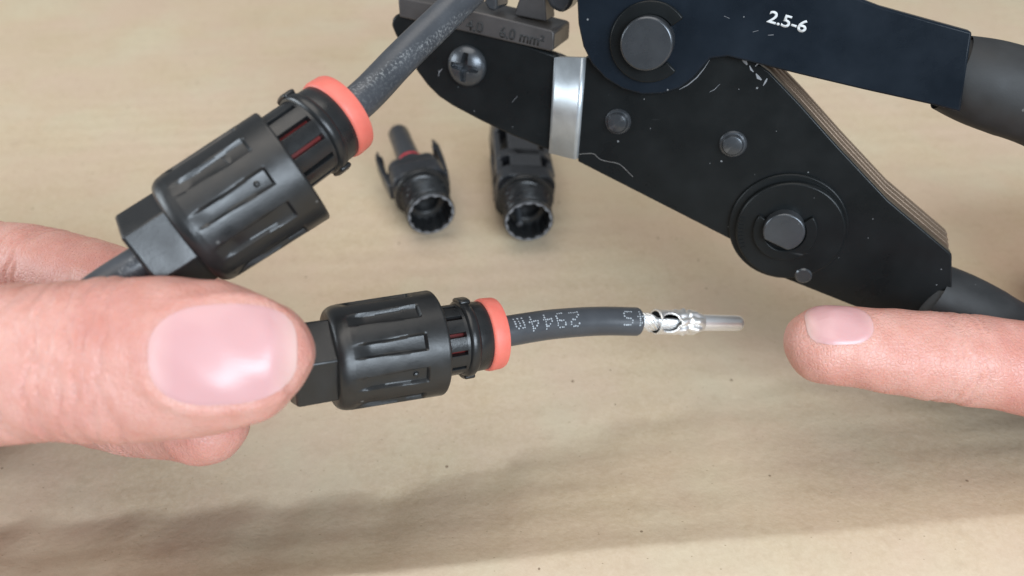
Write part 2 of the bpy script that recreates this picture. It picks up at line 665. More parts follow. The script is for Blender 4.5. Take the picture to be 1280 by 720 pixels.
def cap_assembly(label, origin, axis_cage, axis_cap, roll, pivot=-14.0, off=Vector((0, 0, 0)), cage_roll=0):
    root_m = frame(origin, axis_cage)
    t = thing('cable_cap_nut', label, 'cable connector', root_m, 'screw caps threaded on the two cables')
    # the loose cap may sit at its own angle on the cage
    capm = frame(Vector((0, 0, 0)), axis_cap) @ Matrix.Rotation(R(roll), 4, 'X')
    piv = root_m @ Vector((pivot * MM, 0, 0))
    capm.translation = piv + off * MM - (capm.to_3x3() @ Vector((pivot * MM, 0, 0)))
    loc = root_m.inverted() @ capm
    v, f = cap_mesh()
    c = mesh_obj('cap', v, f, M['cap'], t, True, 0, 40, loc)
    v, f = hex_nut()
    mesh_obj('hex_nut', v, f, M['cap'], t, True, .3, 25, loc)
    # raised dot in one flute
    v, f = lathe([(-.1, .5), (.2, .45), (.32, .28), (.38, .02)], 14)
    a = math.pi / 10
    dm = Matrix.Rotation(R(90), 4, 'X') @ Matrix.Translation((-18.4 * MM, (RC - .82) * MM, 0)) @ Matrix.Rotation(math.pi / 2, 4, 'Z')
    d = mesh_obj('mould_dot', v, f, M['cap'], c, True, 0, 40)
    d.parent = c
    d.matrix_local = dm
    rl = Matrix.Rotation(R(cage_roll), 4, 'X')
    # clamp cage: collar, ridge with lugs, fingers
    pr = [(-3.0, 4.6), (-3.0, 6.15), (-3.2, 6.32), (-5.6, 6.4), (-5.9, 6.75), (-6.2, 7.0), (-7.2, 7.05), (-7.5, 6.85), (-7.7, 6.4), (-8.2, 6.35), (-8.2, 4.6)]
    v, f = lathe(pr, 72, True)
    col = mesh_obj('clamp_collar', v, f, M['plastic'], t, True, 0, 40, rl)
    for a in (R(4), R(184)):
        v, f = sector_x(6.6, 7.45, a - R(17), a + R(17), 6, -7.6, -5.5)
        mesh_obj('lug', v, f, M['plastic'], col, True, .35, 35)
    nf = 12
    for k in range(nf):
        a = 2 * math.pi * k / nf
        hw = math.pi / nf * .76
        v, f = sector_x(5.2, 6.35, a - hw, a + hw, 5, -22, -8.1)
        mesh_obj('clamp_finger', v, f, M['plastic'], t, True, .12, 35, rl)
    v, f = lathe(ring_prof(-7, -21, 4.9, 3.0), 48, True)
    mesh_obj('inner_seal', v, f, M['innerred'], t, True, 0, 40, rl)
    pr = [(-3.2, 3.0), (-3.2, 6.3), (-2.95, 6.62), (-2.5, 6.75), (-.5, 6.65), (-.12, 6.5), (0, 6.2), (0, 3.3), (-.25, 3.0)]
    v, f = lathe(pr, 96, True)
    mesh_obj('seal_ring', v, f, M['rubber'], t, True, 0, 45)
    return t, capm


near_o = at(621, 416, 139)
ax_near = cdir(math.cos(R(24)) * math.cos(R(7.5)), math.cos(R(24)) * math.sin(R(7.5)), -math.sin(R(24)))
near, near_cap = cap_assembly('black ribbed screw cap with coral seal on the short cable with the crimped pin', near_o, ax_near, ax_near, 30, cage_roll=6)

up_o = at(431, 140, 121)
ax_up = cdir(math.cos(R(27)) * math.cos(R(45)), math.cos(R(27)) * math.sin(R(45)), -math.sin(R(27)))
ax_upcap = cdir(math.cos(R(11)) * math.cos(R(36)), math.cos(R(11)) * math.sin(R(36)), -math.sin(R(11)))
upper, up_cap = cap_assembly('black ribbed screw cap with coral seal on the scuffed cable crossing the crimping tool', up_o, ax_up, ax_upcap, 12, off=CX * 1.0 - CY * 1.9, cage_roll=14)

# ------------------------------------------------------------------ cables
RCAB = 2.9


def cap_point(m, x):
    return (m @ Vector((x * MM, 0, 0))) / MM


near_pts = [at(-420, 505, 150), at(-200, 492, 135), at(40, 486, 121), at(200, 487, 116), at(300, 482, 115.5), cap_point(near_cap, -39), cap_point(near_cap, -24), cap_point(near_cap, -6),
            cap_point(near_cap, 2), at(690, 405.5, 144.5), at(748, 401.5, 149), at(798, 402, 152)]
near_path = smooth_path(near_pts, 14)
cable = thing('cable', 'short black cable with white dot printing, stripped end and crimped silver pin', 'cable', Matrix.Translation(near_pts[-1] * MM), 'black cables held in the hand')


def rel(vf, o):
    return [tuple(Vector(p) - o) for p in vf[0]], vf[1]


CE = near_pts[-1]
v, f = rel(sweep(near_path, RCAB, 40), CE)
mesh_obj('jacket', v, f, M['jacket'], cable, True, 0, 50)

# dot-matrix print, standing upside down as in the photo
GLYPH = {'2': ['01110', '10001', '00001', '00110', '01000', '10000', '11111'], '9': ['01110', '10001', '10001', '01111', '00001', '00001', '01110'],
         '4': ['00010', '00110', '01010', '10010', '11111', '00010', '00010'], 'm': ['00000', '00000', '11010', '10101', '10101', '10101', '10101'],
         'S': ['01111', '10000', '10000', '01110', '00001', '00001', '11110']}


def print_on_cable():
    fr = frames_along(near_path, CZ)
    # pixel x of each path sample
    pxs = []
    for p, t, z, y in fr:
        d = p - CO
        dep = -d.dot(CZ)
        pxs.append(640 + FPX * d.dot(CX) / dep)
    V, F = [], []

    def sample(px):
        for i in range(len(pxs) - 1):
            if pxs[i] <= px < pxs[i + 1]:
                k = (px - pxs[i]) / (pxs[i + 1] - pxs[i])
                a, b = fr[i], fr[i + 1]
                return [a[j].lerp(b[j], k) for j in range(4)]
        return fr[-1]
    x = 794.5
    for ch in '4S   2944m':
        if ch in GLYPH:
            for r, row in enumerate(GLYPH[ch]):
                for c, bit in enumerate(row):
                    if bit == '1':
                        px = x - (c - 2) * 2.45 + random.uniform(-.35, .35)
                        p, t, z, y = sample(px)
                        hgt = (r - 3) * .43 + .75 + random.uniform(-.05, .05)
                        ang = math.asin(max(-1, min(1, hgt / RCAB)))
                        nrm = (z * math.cos(ang) + y * math.sin(ang)).normalized()
                        tv = nrm.cross(t).normalized()
                        c0 = p + nrm * (RCAB + .015)
                        o = len(V)
                        rr = .185 * random.uniform(.75, 1.15)
                        for q in range(8):
                            a = 2 * math.pi * q / 8
                            V.append(tuple(c0 + t * rr * math.cos(a) + tv * rr * math.sin(a) - CE))
                        F.append(tuple(range(o, o + 8)))
        x -= 16.9
    return V, F


v, f = print_on_cable()
o = mesh_obj('printed_marking', v, f, M['print'], cable, False)
o['label'] = 'white dot printing upside down on the jacket'

# stripped conductor, crimp barrel and pin: local frame at the jacket end, x along the pin
ax_pin = (at(933, 404, 162) - CE).normalized()
pm = frame(CE, ax_pin)
pl = cable.matrix_world.inverted() @ pm


def helix(r, pitch, ph, x0, x1, rad, n=22, side=7):
    path = [Vector((x0 + (x1 - x0) * i / n, r * math.cos(ph + 2 * math.pi * (x0 + (x1 - x0) * i / n) / pitch), r * math.sin(ph + 2 * math.pi * (x0 + (x1 - x0) * i / n) / pitch))) for i in range(n + 1)]
    return sweep(path, rad, side, Vector((.01, .02, 1)), .05)


core = lathe([(-.5, 1.35), (3.0, 1.3)], 20)

mesh_obj('conductor_core', *core, M['tin'], cable, True, 0, 40, pl)
for k in range(14):
    v, f = helix(1.55, 15, 2 * math.pi * k / 14, -.4, 11.2 + random.uniform(-.3, .3), .34)
    v = [(x, y * (1 - .25 * min(1, max(0, (x - 2.5) / 2))) - .5 * min(1, max(0, (x - 2.5) / 2)), z * (1 - .3 * min(1, max(0, (x - 2.5) / 2)))) for x, y, z in v]
    mesh_obj('strand', v, f, M['tin'], cable, True, 0, 60, pl)


def barrel():
    n, xs = 72, np.linspace(2.6, 12.4, 50)
    rng = np.random.RandomState(5)
    ph = rng.rand(6) * 6
    V, idx, F = [], {}, []
    for j, x in enumerate(xs):
        for i in range(n):
            a = 2 * math.pi * i / n
            r = 2.35
            s = (x - 6.2) / 5.0
            if x > 6.3:      # crimped lumps
                ease = min(1, (x - 6.3) / .8)
                r += .10 * ease * math.sin(2 * a + 1.3 * x + ph[0]) + .06 * math.sin(7 * a + 2.0 * x + ph[2])
                for ga, gd in ((R(112), .62), (R(58), .38), (R(160), .3)):       # folded wings: long furrows between them
                    da = abs((a - ga - .10 * math.sin(x * 1.1) + math.pi) % (2 * math.pi) - math.pi)
                    r -= ease * gd * math.exp(-(da / .17) ** 2)
                r -= .30 * math.exp(-((x - 8.9) / .35) ** 2)                     # step between the two bites of the die
                for fa in (R(6), R(172)):     # little flash fins pressed out at the die seam
                    da = abs((a - fa + math.pi) % (2 * math.pi) - math.pi)
                    if da < .36:
                        r += (.50 + .28 * math.sin(2.3 * x + fa * 2)) * (1 - da / .36) * max(0, math.sin((x - 6.3) * 1.1)) 
            if x > 10.8:
                r = r + (1.75 - r) * ((x - 10.8) / 1.6) ** 1.0
            if x < 2.9:
                r += .1
            idx[(j, i)] = len(V)
            V.append((x, r * math.cos(a), r * math.sin(a)))
    for j in range(len(xs) - 1):
        for i in range(n):
            a = 2 * math.pi * (i + .5) / n
            x = (xs[j] + xs[j + 1]) / 2
            da = (a - R(93) + math.pi) % (2 * math.pi) - math.pi       # inspection hole, toward the camera
            if ((x - 4.75) / 2.0) ** 2 + (da / .92) ** 2 < 1:
                continue
            i2 = (i + 1) % n
            F.append((idx[(j, i)], idx[(j, i2)], idx[(j + 1, i2)], idx[(j + 1, i)]))
    return V, F


for k, ph_ in enumerate((.3, 1.9, 3.3)):
    v, f = helix(1.95, 11 + 3 * k, ph_, -.1, 3.6 + .5 * k, .2)
    mesh_obj('strand', v, f, M['tin'], cable, True, 0, 60, pl)
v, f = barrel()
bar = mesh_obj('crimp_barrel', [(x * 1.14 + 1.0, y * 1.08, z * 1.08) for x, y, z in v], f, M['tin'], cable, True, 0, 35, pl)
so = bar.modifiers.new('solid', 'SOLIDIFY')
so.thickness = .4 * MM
bar.data.materials.append(M['hole'])  # dark inner faces paint in the shade inside the hole
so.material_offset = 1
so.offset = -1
v, f = lathe([(11.8, 1.0), (11.9, 1.72), (20.9, 1.66), (21.6, 1.58), (21.9, 1.35), (21.95, 1.0), (21.0, .95)], 40)
mesh_obj('contact_pin', [(x * 1.10 + 1.2, y * 1.02, z * 1.02) for x, y, z in v], f, M['pinmetal'], cable, True, 0, 35, pl)

up_pts = [at(-420, 470, 165), at(-200, 440, 142), at(20, 405, 120), cap_point(up_cap, -50), cap_point(up_cap, -42), cap_point(up_cap, -26), (upper.matrix_world @ Vector((-10 * MM, 0, 0))) / MM,
          up_o + ax_up * 3, at(505, 70, 129.5), at(583, -6, 137), at(660, -85, 143), at(760, -185, 150), at(880, -300, 158)]
up_path = smooth_path(up_pts, 12)
cable2 = thing('cable', 'scuffed black cable slanting across the jaws of the crimping tool', 'cable', Matrix.Translation(up_pts[8] * MM), 'black cables held in the hand')
v, f = rel(sweep(up_path, RCAB, 40), up_pts[8])
mesh_obj('jacket', v, f, M['jacket_worn'], cable2, True, 0, 50)

# ------------------------------------------------------------------ crimping tool: stands upright, drawn in its own plane
n_c = Vector((-.36, -.54, 1))
TZ = cdir(*n_c)
TX = (CX - TZ * CX.dot(TZ)).normalized()
TY = TZ.cross(TX)
TO = at(811, 52, 147)
tm = Matrix((TX, TY, TZ)).transposed().to_4x4()
tm.translation = TO * MM
tool = thing('crimping_tool', 'black steel crimping tool with riveted plates, jaw die and round pivot pins', 'crimping tool', tm)


def uv(px, py, off=0.0):
    d = ray(px, py)
    p0 = TO + TZ * off
    t = (p0 - CO).dot(TZ) / d.dot(TZ)
    q = CO + d * t - TO
    return (q.dot(TX), q.dot(TY))


def poly(pts, off=0.0):
    return [uv(x, y, off) for x, y in pts]


def arcpx(c, r, a0, a1, n, sq=1.0):
    return [(c[0] + r * math.cos(R(a0 + (a1 - a0) * i / n)), c[1] + r * sq * math.sin(R(a0 + (a1 - a0) * i / n))) for i in range(n + 1)]


# where the lower handle meets the cardboard
hx = 1100
while True:
    p = TO + TX * uv(hx, 352 + (hx - 1100) * .50)[0] + TY * uv(hx, 352 + (hx - 1100) * .50)[1]
    if p.z < 9 or hx > 2200:
        break
    hx += 4
HEND = (hx, 352 + (hx - 1100) * .50)

# body plate, right of the bend
body_px = [(722, 202), (731, 72), (790, 40), (885, 60), (940, 74), (962, 90), (1000, 130), (1050, 186), (1110, 250), (1190, 318), (1190, 425), (1120, 402), (1060, 380), (1000, 356),
           (962, 341), (944, 331), (932, 319), (920, 303)]
v, f = prism(poly(body_px), -2.4, 0)
mesh_obj('body_plate', v, f, M['plate'], tool, True, .3, 30)
for k, z in enumerate((-5.1, -7.8, -10.5)):
    pp = [(x + (2.2 * (k + 1) if x > 945 and y < 330 else 0), y) for x, y in body_px]
    v, f = prism(poly(pp), z - 2.3, z)
    mesh_obj('inner_plate', v, f, M['edge'], tool, True, .25, 30)  # brown base paints the cardboard's reflection into the plate edges

# bent strip and the set-back jaw cheek
DROP = -3.6
a0, a1 = uv(733, 72, 0), uv(722.5, 198, 0)
b0, b1 = uv(697, 71, DROP), uv(690, 190, DROP)
strip_v, strip_f = [], []
ns = 12
for i in range(ns + 1):
    t = i / ns
    e = t * t * (3 - 2 * t)
    z = DROP + (0 - DROP) * (.15 * e + .85 * t)
    for (b, a) in ((b0, a0), (b1, a1)):
        strip_v.append((b[0] + (a[0] - b[0]) * t, b[1] + (a[1] - b[1]) * t, z))
for i in range(ns):
    strip_f.append((2 * i, 2 * i + 1, 2 * i + 3, 2 * i + 2))
o = mesh_obj('bend', strip_v, strip_f, M['bare'], tool, True, 0, 60)  # pale steel stands in for the sheen on the bend
so = o.modifiers.new('solid', 'SOLIDIFY')
so.thickness = 2.2 * MM
so.offset = 0
o['label'] = 'bend in the black plate with a painted pale sheen'

cheek_px = [(490, 24), (494, 18.5), (500, 17), (575, 33), (640, 50), (698, 70), (690, 190), (640, 170), (600, 151), (566, 133), (548, 121), (534, 107), (522, 91), (505, 64), (494, 44), (489, 32)]
v, f = prism(poly(cheek_px, DROP), DROP - 2.4, DROP)
mesh_obj('jaw_cheek', v, f, M['plate'], tool, True, .5, 30)
v, f = prism(poly([(x + 1, y) for x, y in cheek_px[:6]] + [(720, 80), (712, 196)] + cheek_px[6:], DROP - 14), DROP - 17, DROP - 14.4)
mesh_obj('jaw_cheek', v, f, M['plate'], tool, True, .3, 30)

# die block
DF = DROP + .9
die_px = [(497, -4), (602, 16), (690, 38), (693, 41), (692, 62), (688, 64.5), (575, 38.5), (499, 21.5)]
v, f = prism(poly(die_px, DF), DF - 13.5, DF)
die = mesh_obj('die_block', v, f, M['die'], tool, True, .35, 30)
# recessed nests across the top of the die
for (xa, xb, ya) in ((655, 678, 24), (612, 630, 13)):
    c0, c1 = uv(xa, ya + 6, DF), uv(xb, ya + 11, DF)
    v, f = lathe([(0, 1.9), (8, 1.9), (8.4, 1.5)], 24)
    cx, cy = (c0[0] + c1[0]) / 2, (c0[1] + c1[1]) / 2 + 1.9


def text(body, px, py, px2, py2, hpx, off, depth, mat, parent, name='lettering', bold=.0, squeeze=1.0):
    cu = bpy.data.curves.new(name, 'FONT')
    cu.body = body
    cu.size = 1
    cu.extrude = 0.0
    cu.offset = bold
    tmp = bpy.data.objects.new('tmp', cu)
    COL.objects.link(tmp)
    dg = bpy.context.evaluated_depsgraph_get()
    me = bpy.data.meshes.new_from_object(tmp.evaluated_get(dg))
    bpy.data.objects.remove(tmp)
    bpy.data.curves.remove(cu)
    co = np.array([v.co[:] for v in me.vertices])
    w0, w1 = co[:, 0].min(), co[:, 0].max()
    h1 = 0.69
    a, b = Vector(uv(px, py, off)), Vector(uv(px2, py2, off))
    ex = (b - a)
    L = ex.length
    ex.normalize()
    ey = Vector((-ex.y, ex.x))
    hh = (Vector(uv(px, py - hpx, off)) - a).length
    bm = bmesh.new()
    bm.from_mesh(me)
    for vv in bm.verts:
        q = a + ex * ((vv.co.x - w0) / (w1 - w0) * L) + ey * (vv.co.y / h1 * hh)
        vv.co = (q.x * MM, q.y * MM, (off + depth) * MM)
    r = bmesh.ops.extrude_face_region(bm, geom=bm.faces[:])
    for g in r['geom']:
        if isinstance(g, bmesh.types.BMVert):
            g.co.z -= (depth + .05) * MM
    bmesh.ops.recalc_face_normals(bm, faces=bm.faces)
    bm.to_mesh(me)
    bm.free()
    me.materials.clear()
    return link(name, me, mat, parent, False)


text('4.0', 582, 36.5, 603, 41, 13, DF, .10, M['hole'], die, bold=.015)
text('6.0 mm²', 624, 46, 679, 58.5, 13.5, DF, .10, M['hole'], die, bold=.015)
text('2.5', 530, 26, 550, 30, 13, DF, .10, M['hole'], die, bold=.015)

# screw in the cheek
sc = uv(584.5, 82, DROP)
prof = [(0, 4.35), (.5, 4.35), (1.2, 4.15), (1.9, 3.6), (2.4, 2.7), (2.65, 1.6), (2.7, .05)]
v, f = lathe(prof, 56)
v = [(y, z, x) for x, y, z in v]
bm_v = []
ang = R(-8)
for (x, y, z) in v:
    bm_v.append((x, y, z))
# head as a fine grid so the cross can be sunk into it
gv, gf = [], []
ng, na = 44, 96
for j in range(ng + 1):
    r = 4.35 * j / ng
    for i in range(na):
        a = 2 * math.pi * i / na
        x, y = r * math.cos(a), r * math.sin(a)
        z = 2.7 * math.sqrt(max(0, 1 - (r / 4.55) ** 2.2))
        u_, w_ = x * math.cos(ang) + y * math.sin(ang), -x * math.sin(ang) + y * math.cos(ang)
        for p_, q_ in ((u_, w_), (w_, u_)):
            wd = .82 * (1 - .14 * abs(p_))
            if abs(p_) < 3.1:
                k = max(0, min(1, (wd - abs(q_)) / .16 + .5))
                z = min(z, z * (1 - k) + k * max(.06, .08 + .5 * max(0, abs(p_) - 1.1)))
        gv.append((x, y, z))
for j in range(ng):
    for i in range(na):
        i2 = (i + 1) % na
        gf.append((j * na + i, j * na + i2, (j + 1) * na + i2, (j + 1) * na + i))
o0 = len(gv)
for i in range(na):
    a = 2 * math.pi * i / na
    gv.append((4.35 * math.cos(a), 4.35 * math.sin(a), -.2))
for i in range(na):
    i2 = (i + 1) % na
    gf.append((ng * na + i, ng * na + i2, o0 + i2, o0 + i))
gv = [(x + sc[0], y + sc[1], z + DROP) for x, y, z in gv]
mesh_obj('cross_head_screw', gv, gf, M['pin'], tool, True, 0, 30)

# upper lever
lev_px = [(722, -40), (721.5, 0), (723, 30), (729, 58), (740, 80), (757, 98), (778, 111), (803, 118), (828, 117), (850, 110), (866, 98), (878, 84), (888, 73), (910, 70.5), (960, 83), (1000, 93), (1080, 112),
          (1170, 132), (1200, 140), (1215, 40), (1100, 8), (1000, -30), (900, -70), (780, -80)]
v, f = prism(poly(lev_px, 2.3), .15, 2.5)
lever = mesh_obj('lever_plate', v, f, M['lever'], tool, True, .35, 30)
LZ = 2.5
v, f = prism([(0.2 + 14.0 * math.cos(2 * math.pi * i / 96) + 1.5, 1.5 + 14.0 * math.sin(2 * math.pi * i / 96)) for i in range(96)], LZ - .2, LZ + .10)
text('2.5-6', 958, 27, 1006, 41, 14.5, LZ, .03, M['ink'], lever, 'printed_size', bold=.02)


def disc(name, c, r, z0, z1, mat, parent, b=.35, flat=None):
    pts = []
    for i in range(64):
        a = 2 * math.pi * i / 64
        x, y = r * math.cos(a), r * math.sin(a)
        if flat is not None:
            nx, ny, d = flat
            k = x * nx + y * ny
            if k > d:
                x, y = x - nx * (k - d), y - ny * (k - d)
        pts.append((c[0] + x, c[1] + y))
    v, f = prism(pts, z0, z1)
    return mesh_obj(name, v, f, mat, parent, True, b, 30)


# pivot pin and its open retaining ring
pc = uv(808, 55, LZ + 3)
disc('pivot_pin', pc, 5.0, LZ - 1, LZ + 3.4, M['pin'], tool, .4)
pc2 = uv(812, 52, LZ)
v, f = move(sector(5.0, 7.6, R(38), R(318), 60, LZ + .02, LZ + 1.05), pc2[0], pc2[1])
mesh_obj('retaining_ring', v, f, M['plate'], tool, True, .25, 30)

for (x, y) in ((772, 153), (916, 181)):
    c = uv(x, y, .6)
    g = []
    prof = [(-.4, 2.75), (.25, 2.7), (.55, 2.45), (.62, 2.15), (1.15, 2.05), (1.4, 1.85), (1.5, 1.55), (1.52, .05)]
    v, f = lathe(prof, 44)
    v = [(yy + c[0], zz + c[1], xx) for xx, yy, zz in v]
    mesh_obj('rivet', v, f, M['pin'], tool, True, 0, 28)

# ratchet wheel by the handles
rc = uv(984, 283, 0)
disc('ratchet_washer', rc, 11.6, .02, .9, M['plate'], tool, .25)
rc2 = uv(987, 287, .9)
disc('ratchet_wheel', rc2, 10.6, .9, 2.4, M['plate'], tool, .4)
rp = uv(980, 291, 5)
v, f = move(sector(4.0, 6.2, R(150), R(400), 40, 2.42, 3.3), *uv(981, 289, 2.4))
mesh_obj('retaining_ring', v, f, M['plate'], tool, True, .2, 30)
disc('ratchet_pin', rp, 4.0, 2.0, 5.0, M['pin'], tool, .3, (-.35, -.94, 3.1))
c = uv(1004, 341, 1)
v, f = lathe([(.0, 1.7), (2.4, 1.7), (2.7, 1.4), (2.7, .05)], 26)
mesh_obj('stop_pin', [(yy + c[0], zz + c[1], xx) for xx, yy, zz in v], f, M['pin'], tool, True, 0, 30)
for k in range(9):          # knurl on the wheel rim
    a = R(168 + k * 5.0)
    cx, cy = rc2[0] + 9.7 * math.cos(a), rc2[1] + 9.7 * math.sin(a)
    v, f = box(-.55, .55, -.14, .14, 2.35, 2.55)
    v = [(cx + x * math.cos(a) - y * math.sin(a), cy + x * math.sin(a) + y * math.cos(a), z) for x, y, z in v]
    mesh_obj('ratchet_tooth', v, f, M['plate'], tool, False)


# handles carrying on past the picture edge of the photo
def handle(name, pts, rad):
    path = smooth_path([Vector((*uv(x, y, -5), -5)) for x, y in pts], 12)
    n = len(path)
    rr = [rad * (.82 + .18 * min(1, i / 10)) * (1 + .05 * math.sin(i * .35)) for i in range(n)]
    v, f = sweep(path, rr, 32, Vector((0, 0, 1)), 2.5)
    mesh_obj(name, v, f, M['grip'], tool, True, 0, 50)


handle('handle_grip', [(1150, 362), (1240, 412), (1340, 462), HEND], 8.2)
handle('handle_grip', [(1180, 88), (1290, 125), (1420, 185), (1560, 265), (1700, 350)], 8.0)

# upper jaw: tooth block and round contact stub over the die
jt = [(642, 19), (650, -4), (652, -30), (684, -30), (681, -2), (683, 27)]
v, f = prism(poly(jt, DF - 4), DF - 11, DF - 4)
mesh_obj('jaw_tooth', v, f, M['die'], tool, True, .3, 30)
jt = [(604, -30), (606, 4), (610, 12), (617, 14), (621, 11), (622, -30)]
v, f = prism(poly(jt, DF - 1), DF - 9, DF - 1)
mesh_obj('jaw_tooth', v, f, M['pin'], tool, True, .6, 30)
jt = [(681, -30), (682, -2), (687, 9), (698, 16), (707, 15), (714, 6), (718, -8), (722, -30)]
v, f = prism(poly(jt, DF - 3), DF - 10, DF - 3)
mesh_obj('jaw_tooth', v, f, M['pin'], tool, True, .8, 30)
v, f = prism(poly([(596, -22), (724, -14), (735, -20), (735, -70), (590, -75)], DF - 2), DF - 13, DF - 2)
mesh_obj('upper_jaw', v, f, M['die'], tool, True, .4, 30)

# bare scratches on the plates, plus a painted highlight along the lever's arc
for off, w_, pts in ((0, .16, [(944, 83), (947, 80), (951, 71)]), (0, .3, [(927, 73), (931, 76), (934, 81)]), (0, .22, [(937, 82), (939, 87), (942, 90)]), (0, .28, [(945, 92), (948, 97), (952, 100)]),
                     (0, .2, [(954, 107), (957, 102), (959, 98)]), (0, .07, [(887, 115), (893, 112), (900, 105)]), (0, .09, [(849, 112), (860, 106), (871, 97), (880, 86), (887, 75)]),
                     (LZ, .09, [(941, 40), (948, 38)]), (LZ, .12, [(960, 44), (967, 43.5)]), (LZ, .07, [(905, 20), (912, 23)]), (DROP, .08, [(548, 96), (549, 90), (553, 86)]), (DROP, .07, [(640, 128), (647, 120)])):
    q = [Vector(uv(x, y, off)) for x, y in pts]
    sv, sf = [], []
    for i, p_ in enumerate(q):
        t_ = (q[min(i + 1, len(q) - 1)] - q[max(i - 1, 0)]).normalized()
        nn_ = Vector((-t_.y, t_.x)) * w_ * (.35 if i in (0, len(q) - 1) else 1) * random.uniform(.7, 1.2)
        sv += [(p_.x + nn_.x, p_.y + nn_.y, off + .025), (p_.x - nn_.x, p_.y - nn_.y, off + .025)]
    for i in range(len(q) - 1):
        sf.append((2 * i, 2 * i + 1, 2 * i + 3, 2 * i + 2))
    mesh_obj('scratch_and_glint', sv, sf, M['scr'], tool, False)

# lint on the plate
lp = [(723, 193), (733, 192), (742, 192.5), (750, 199), (760, 202), (771, 204), (778, 208), (785, 215), (791, 221)]
path = smooth_path([TO + TX * uv(x, y, .15)[0] + TY * uv(x, y, .15)[1] + TZ * .12 for x, y in lp], 6)
v, f = rel(sweep(path, .05, 6, TZ, 0), path[0])
o = mesh_obj('lint_fibre', v, f, M['lint'], None)
o.location = path[0] * MM
o['label'] = 'thin pale lint fibre stuck on the black crimping tool plate'
o['category'] = 'lint'

# ------------------------------------------------------------------ loose connector bodies lying on the cardboard
def thread_part(t, mat):
    prof = []
    n, k = 96, 60
    v, f = [], []
    L = 10.5
    for j in range(k + 1):
        x = -L * j / k
        for i in range(n):
            a = 2 * math.pi * i / n
            r = 7.0
            s = (x + a / (2 * math.pi) * 1.8) / 1.8
            tri = abs((s % 1) - .5) * 2
            dep = min(1, max(0, (-x - .8) / .8)) * min(1, max(0, (x + L - .4) / .6))
            r -= 1.0 * tri * dep
            if j == 0:
                r -= .3
            v.append((x, r * math.cos(a), r * math.sin(a)))
    for j in range(k):
        for i in range(n):
            i2 = (i + 1) % n
            f.append((j * n + i, j * n + i2, (j + 1) * n + i2, (j + 1) * n + i))
    # scalloped bore
    base = len(v)
    rows = [(0, 0), (-.35, -.3), (-6.5, -.35)]
    for (x, dr) in rows:
        for i in range(n):
            a = 2 * math.pi * i / n
            r = 6.15 + dr + .2 * (1 if math.sin(14 * a) > 0 else -1) * min(1, abs(math.sin(14 * a)) * 2.2)
            v.append((x, r * math.cos(a), r * math.sin(a)))
    rows2 = [(-6.5, 4.8), (-7.0, 3.9), (-9.5, 3.8)]
    for (x, r) in rows2:
        for i in range(n):
            a = 2 * math.pi * i / n
            v.append((x, r * math.cos(a), r * math.sin(a)))
    m = len(rows) + len(rows2)
    for j in range(m - 1):
        for i in range(n):
            i2 = (i + 1) % n
            f.append((base + j * n + i, base + j * n + i2, base + (j + 1) * n + i2, base + (j + 1) * n + i))
    for i in range(n):
        i2 = (i + 1) % n
        f.append((i, i2, base + i2, base + i))
    f.append(tuple(base + (m - 1) * n + i for i in range(n)))
    te = mesh_obj('threaded_end', v, f, mat, t, True, 0, 38)
    rv, rf = [], []
    for (x, kind) in ((.02, 0), (.14, 0), (.14, 1), (.02, 1)):
        for i in range(n):
            a = 2 * math.pi * i / n
            r = 6.62 if kind == 0 else 6.2 + .2 * (1 if math.sin(14 * a) > 0 else -1) * min(1, abs(math.sin(14 * a)) * 2.2)
            rv.append((x, r * math.cos(a), r * math.sin(a)))
    for j in range(4):
        j2 = (j + 1) % 4
        for i in range(n):
            i2 = (i + 1) % n
            rf.append((j * n + i, j * n + i2, j2 * n + i2, j2 * n + i))
    mesh_obj('worn_glint_rim', rv, rf, M['rim'], te, True, 0, 38)  # rubbed rim, with its highlight painted into the pale colour
    return te


def loose_frame(p_rim, p_back, h, roll=0):
    a, b = on_level(*p_rim, h), on_level(*p_back, h)
    x = (a - b).normalized()
    z = Vector((0, 0, 1))
    y = z.cross(x)
    m = Matrix((x, y, z)).transposed().to_4x4()
    m.translation = a * MM
    return m @ Matrix.Rotation(R(roll), 4, 'X'), (a - b).length


GR = 'loose connector bodies lying on the cardboard'
lm, ln = loose_frame((539, 268), (497, 164), 8.4, 4)
print('loose male length', ln)
male = thing('connector_body', 'short black connector body with bare tube, red ring and two latch arms on cardboard', 'connector body', lm, GR)
thread_part(male, M['plastic'])
v, f = lathe(ring_prof(-10.3, -12.2, 8.3, 5, .35), 72, True)
mesh_obj('flange', v, f, M['plastic'], male, True, 0, 40)


def rbox(x0, x1, hy, hz, c, n=6):
    pts = []
    for sx, sy, a0 in ((1, 1, 0), (-1, 1, 90), (-1, -1, 180), (1, -1, 270)):
        for i in range(n + 1):
            a = R(a0 + 90 * i / n)
            pts.append((sx * (hy - c) + c * math.cos(a), sy * (hz - c) + c * math.sin(a)))
    v, f = prism(pts, x0, x1)
    return [(z, x, y) for x, y, z in v], f


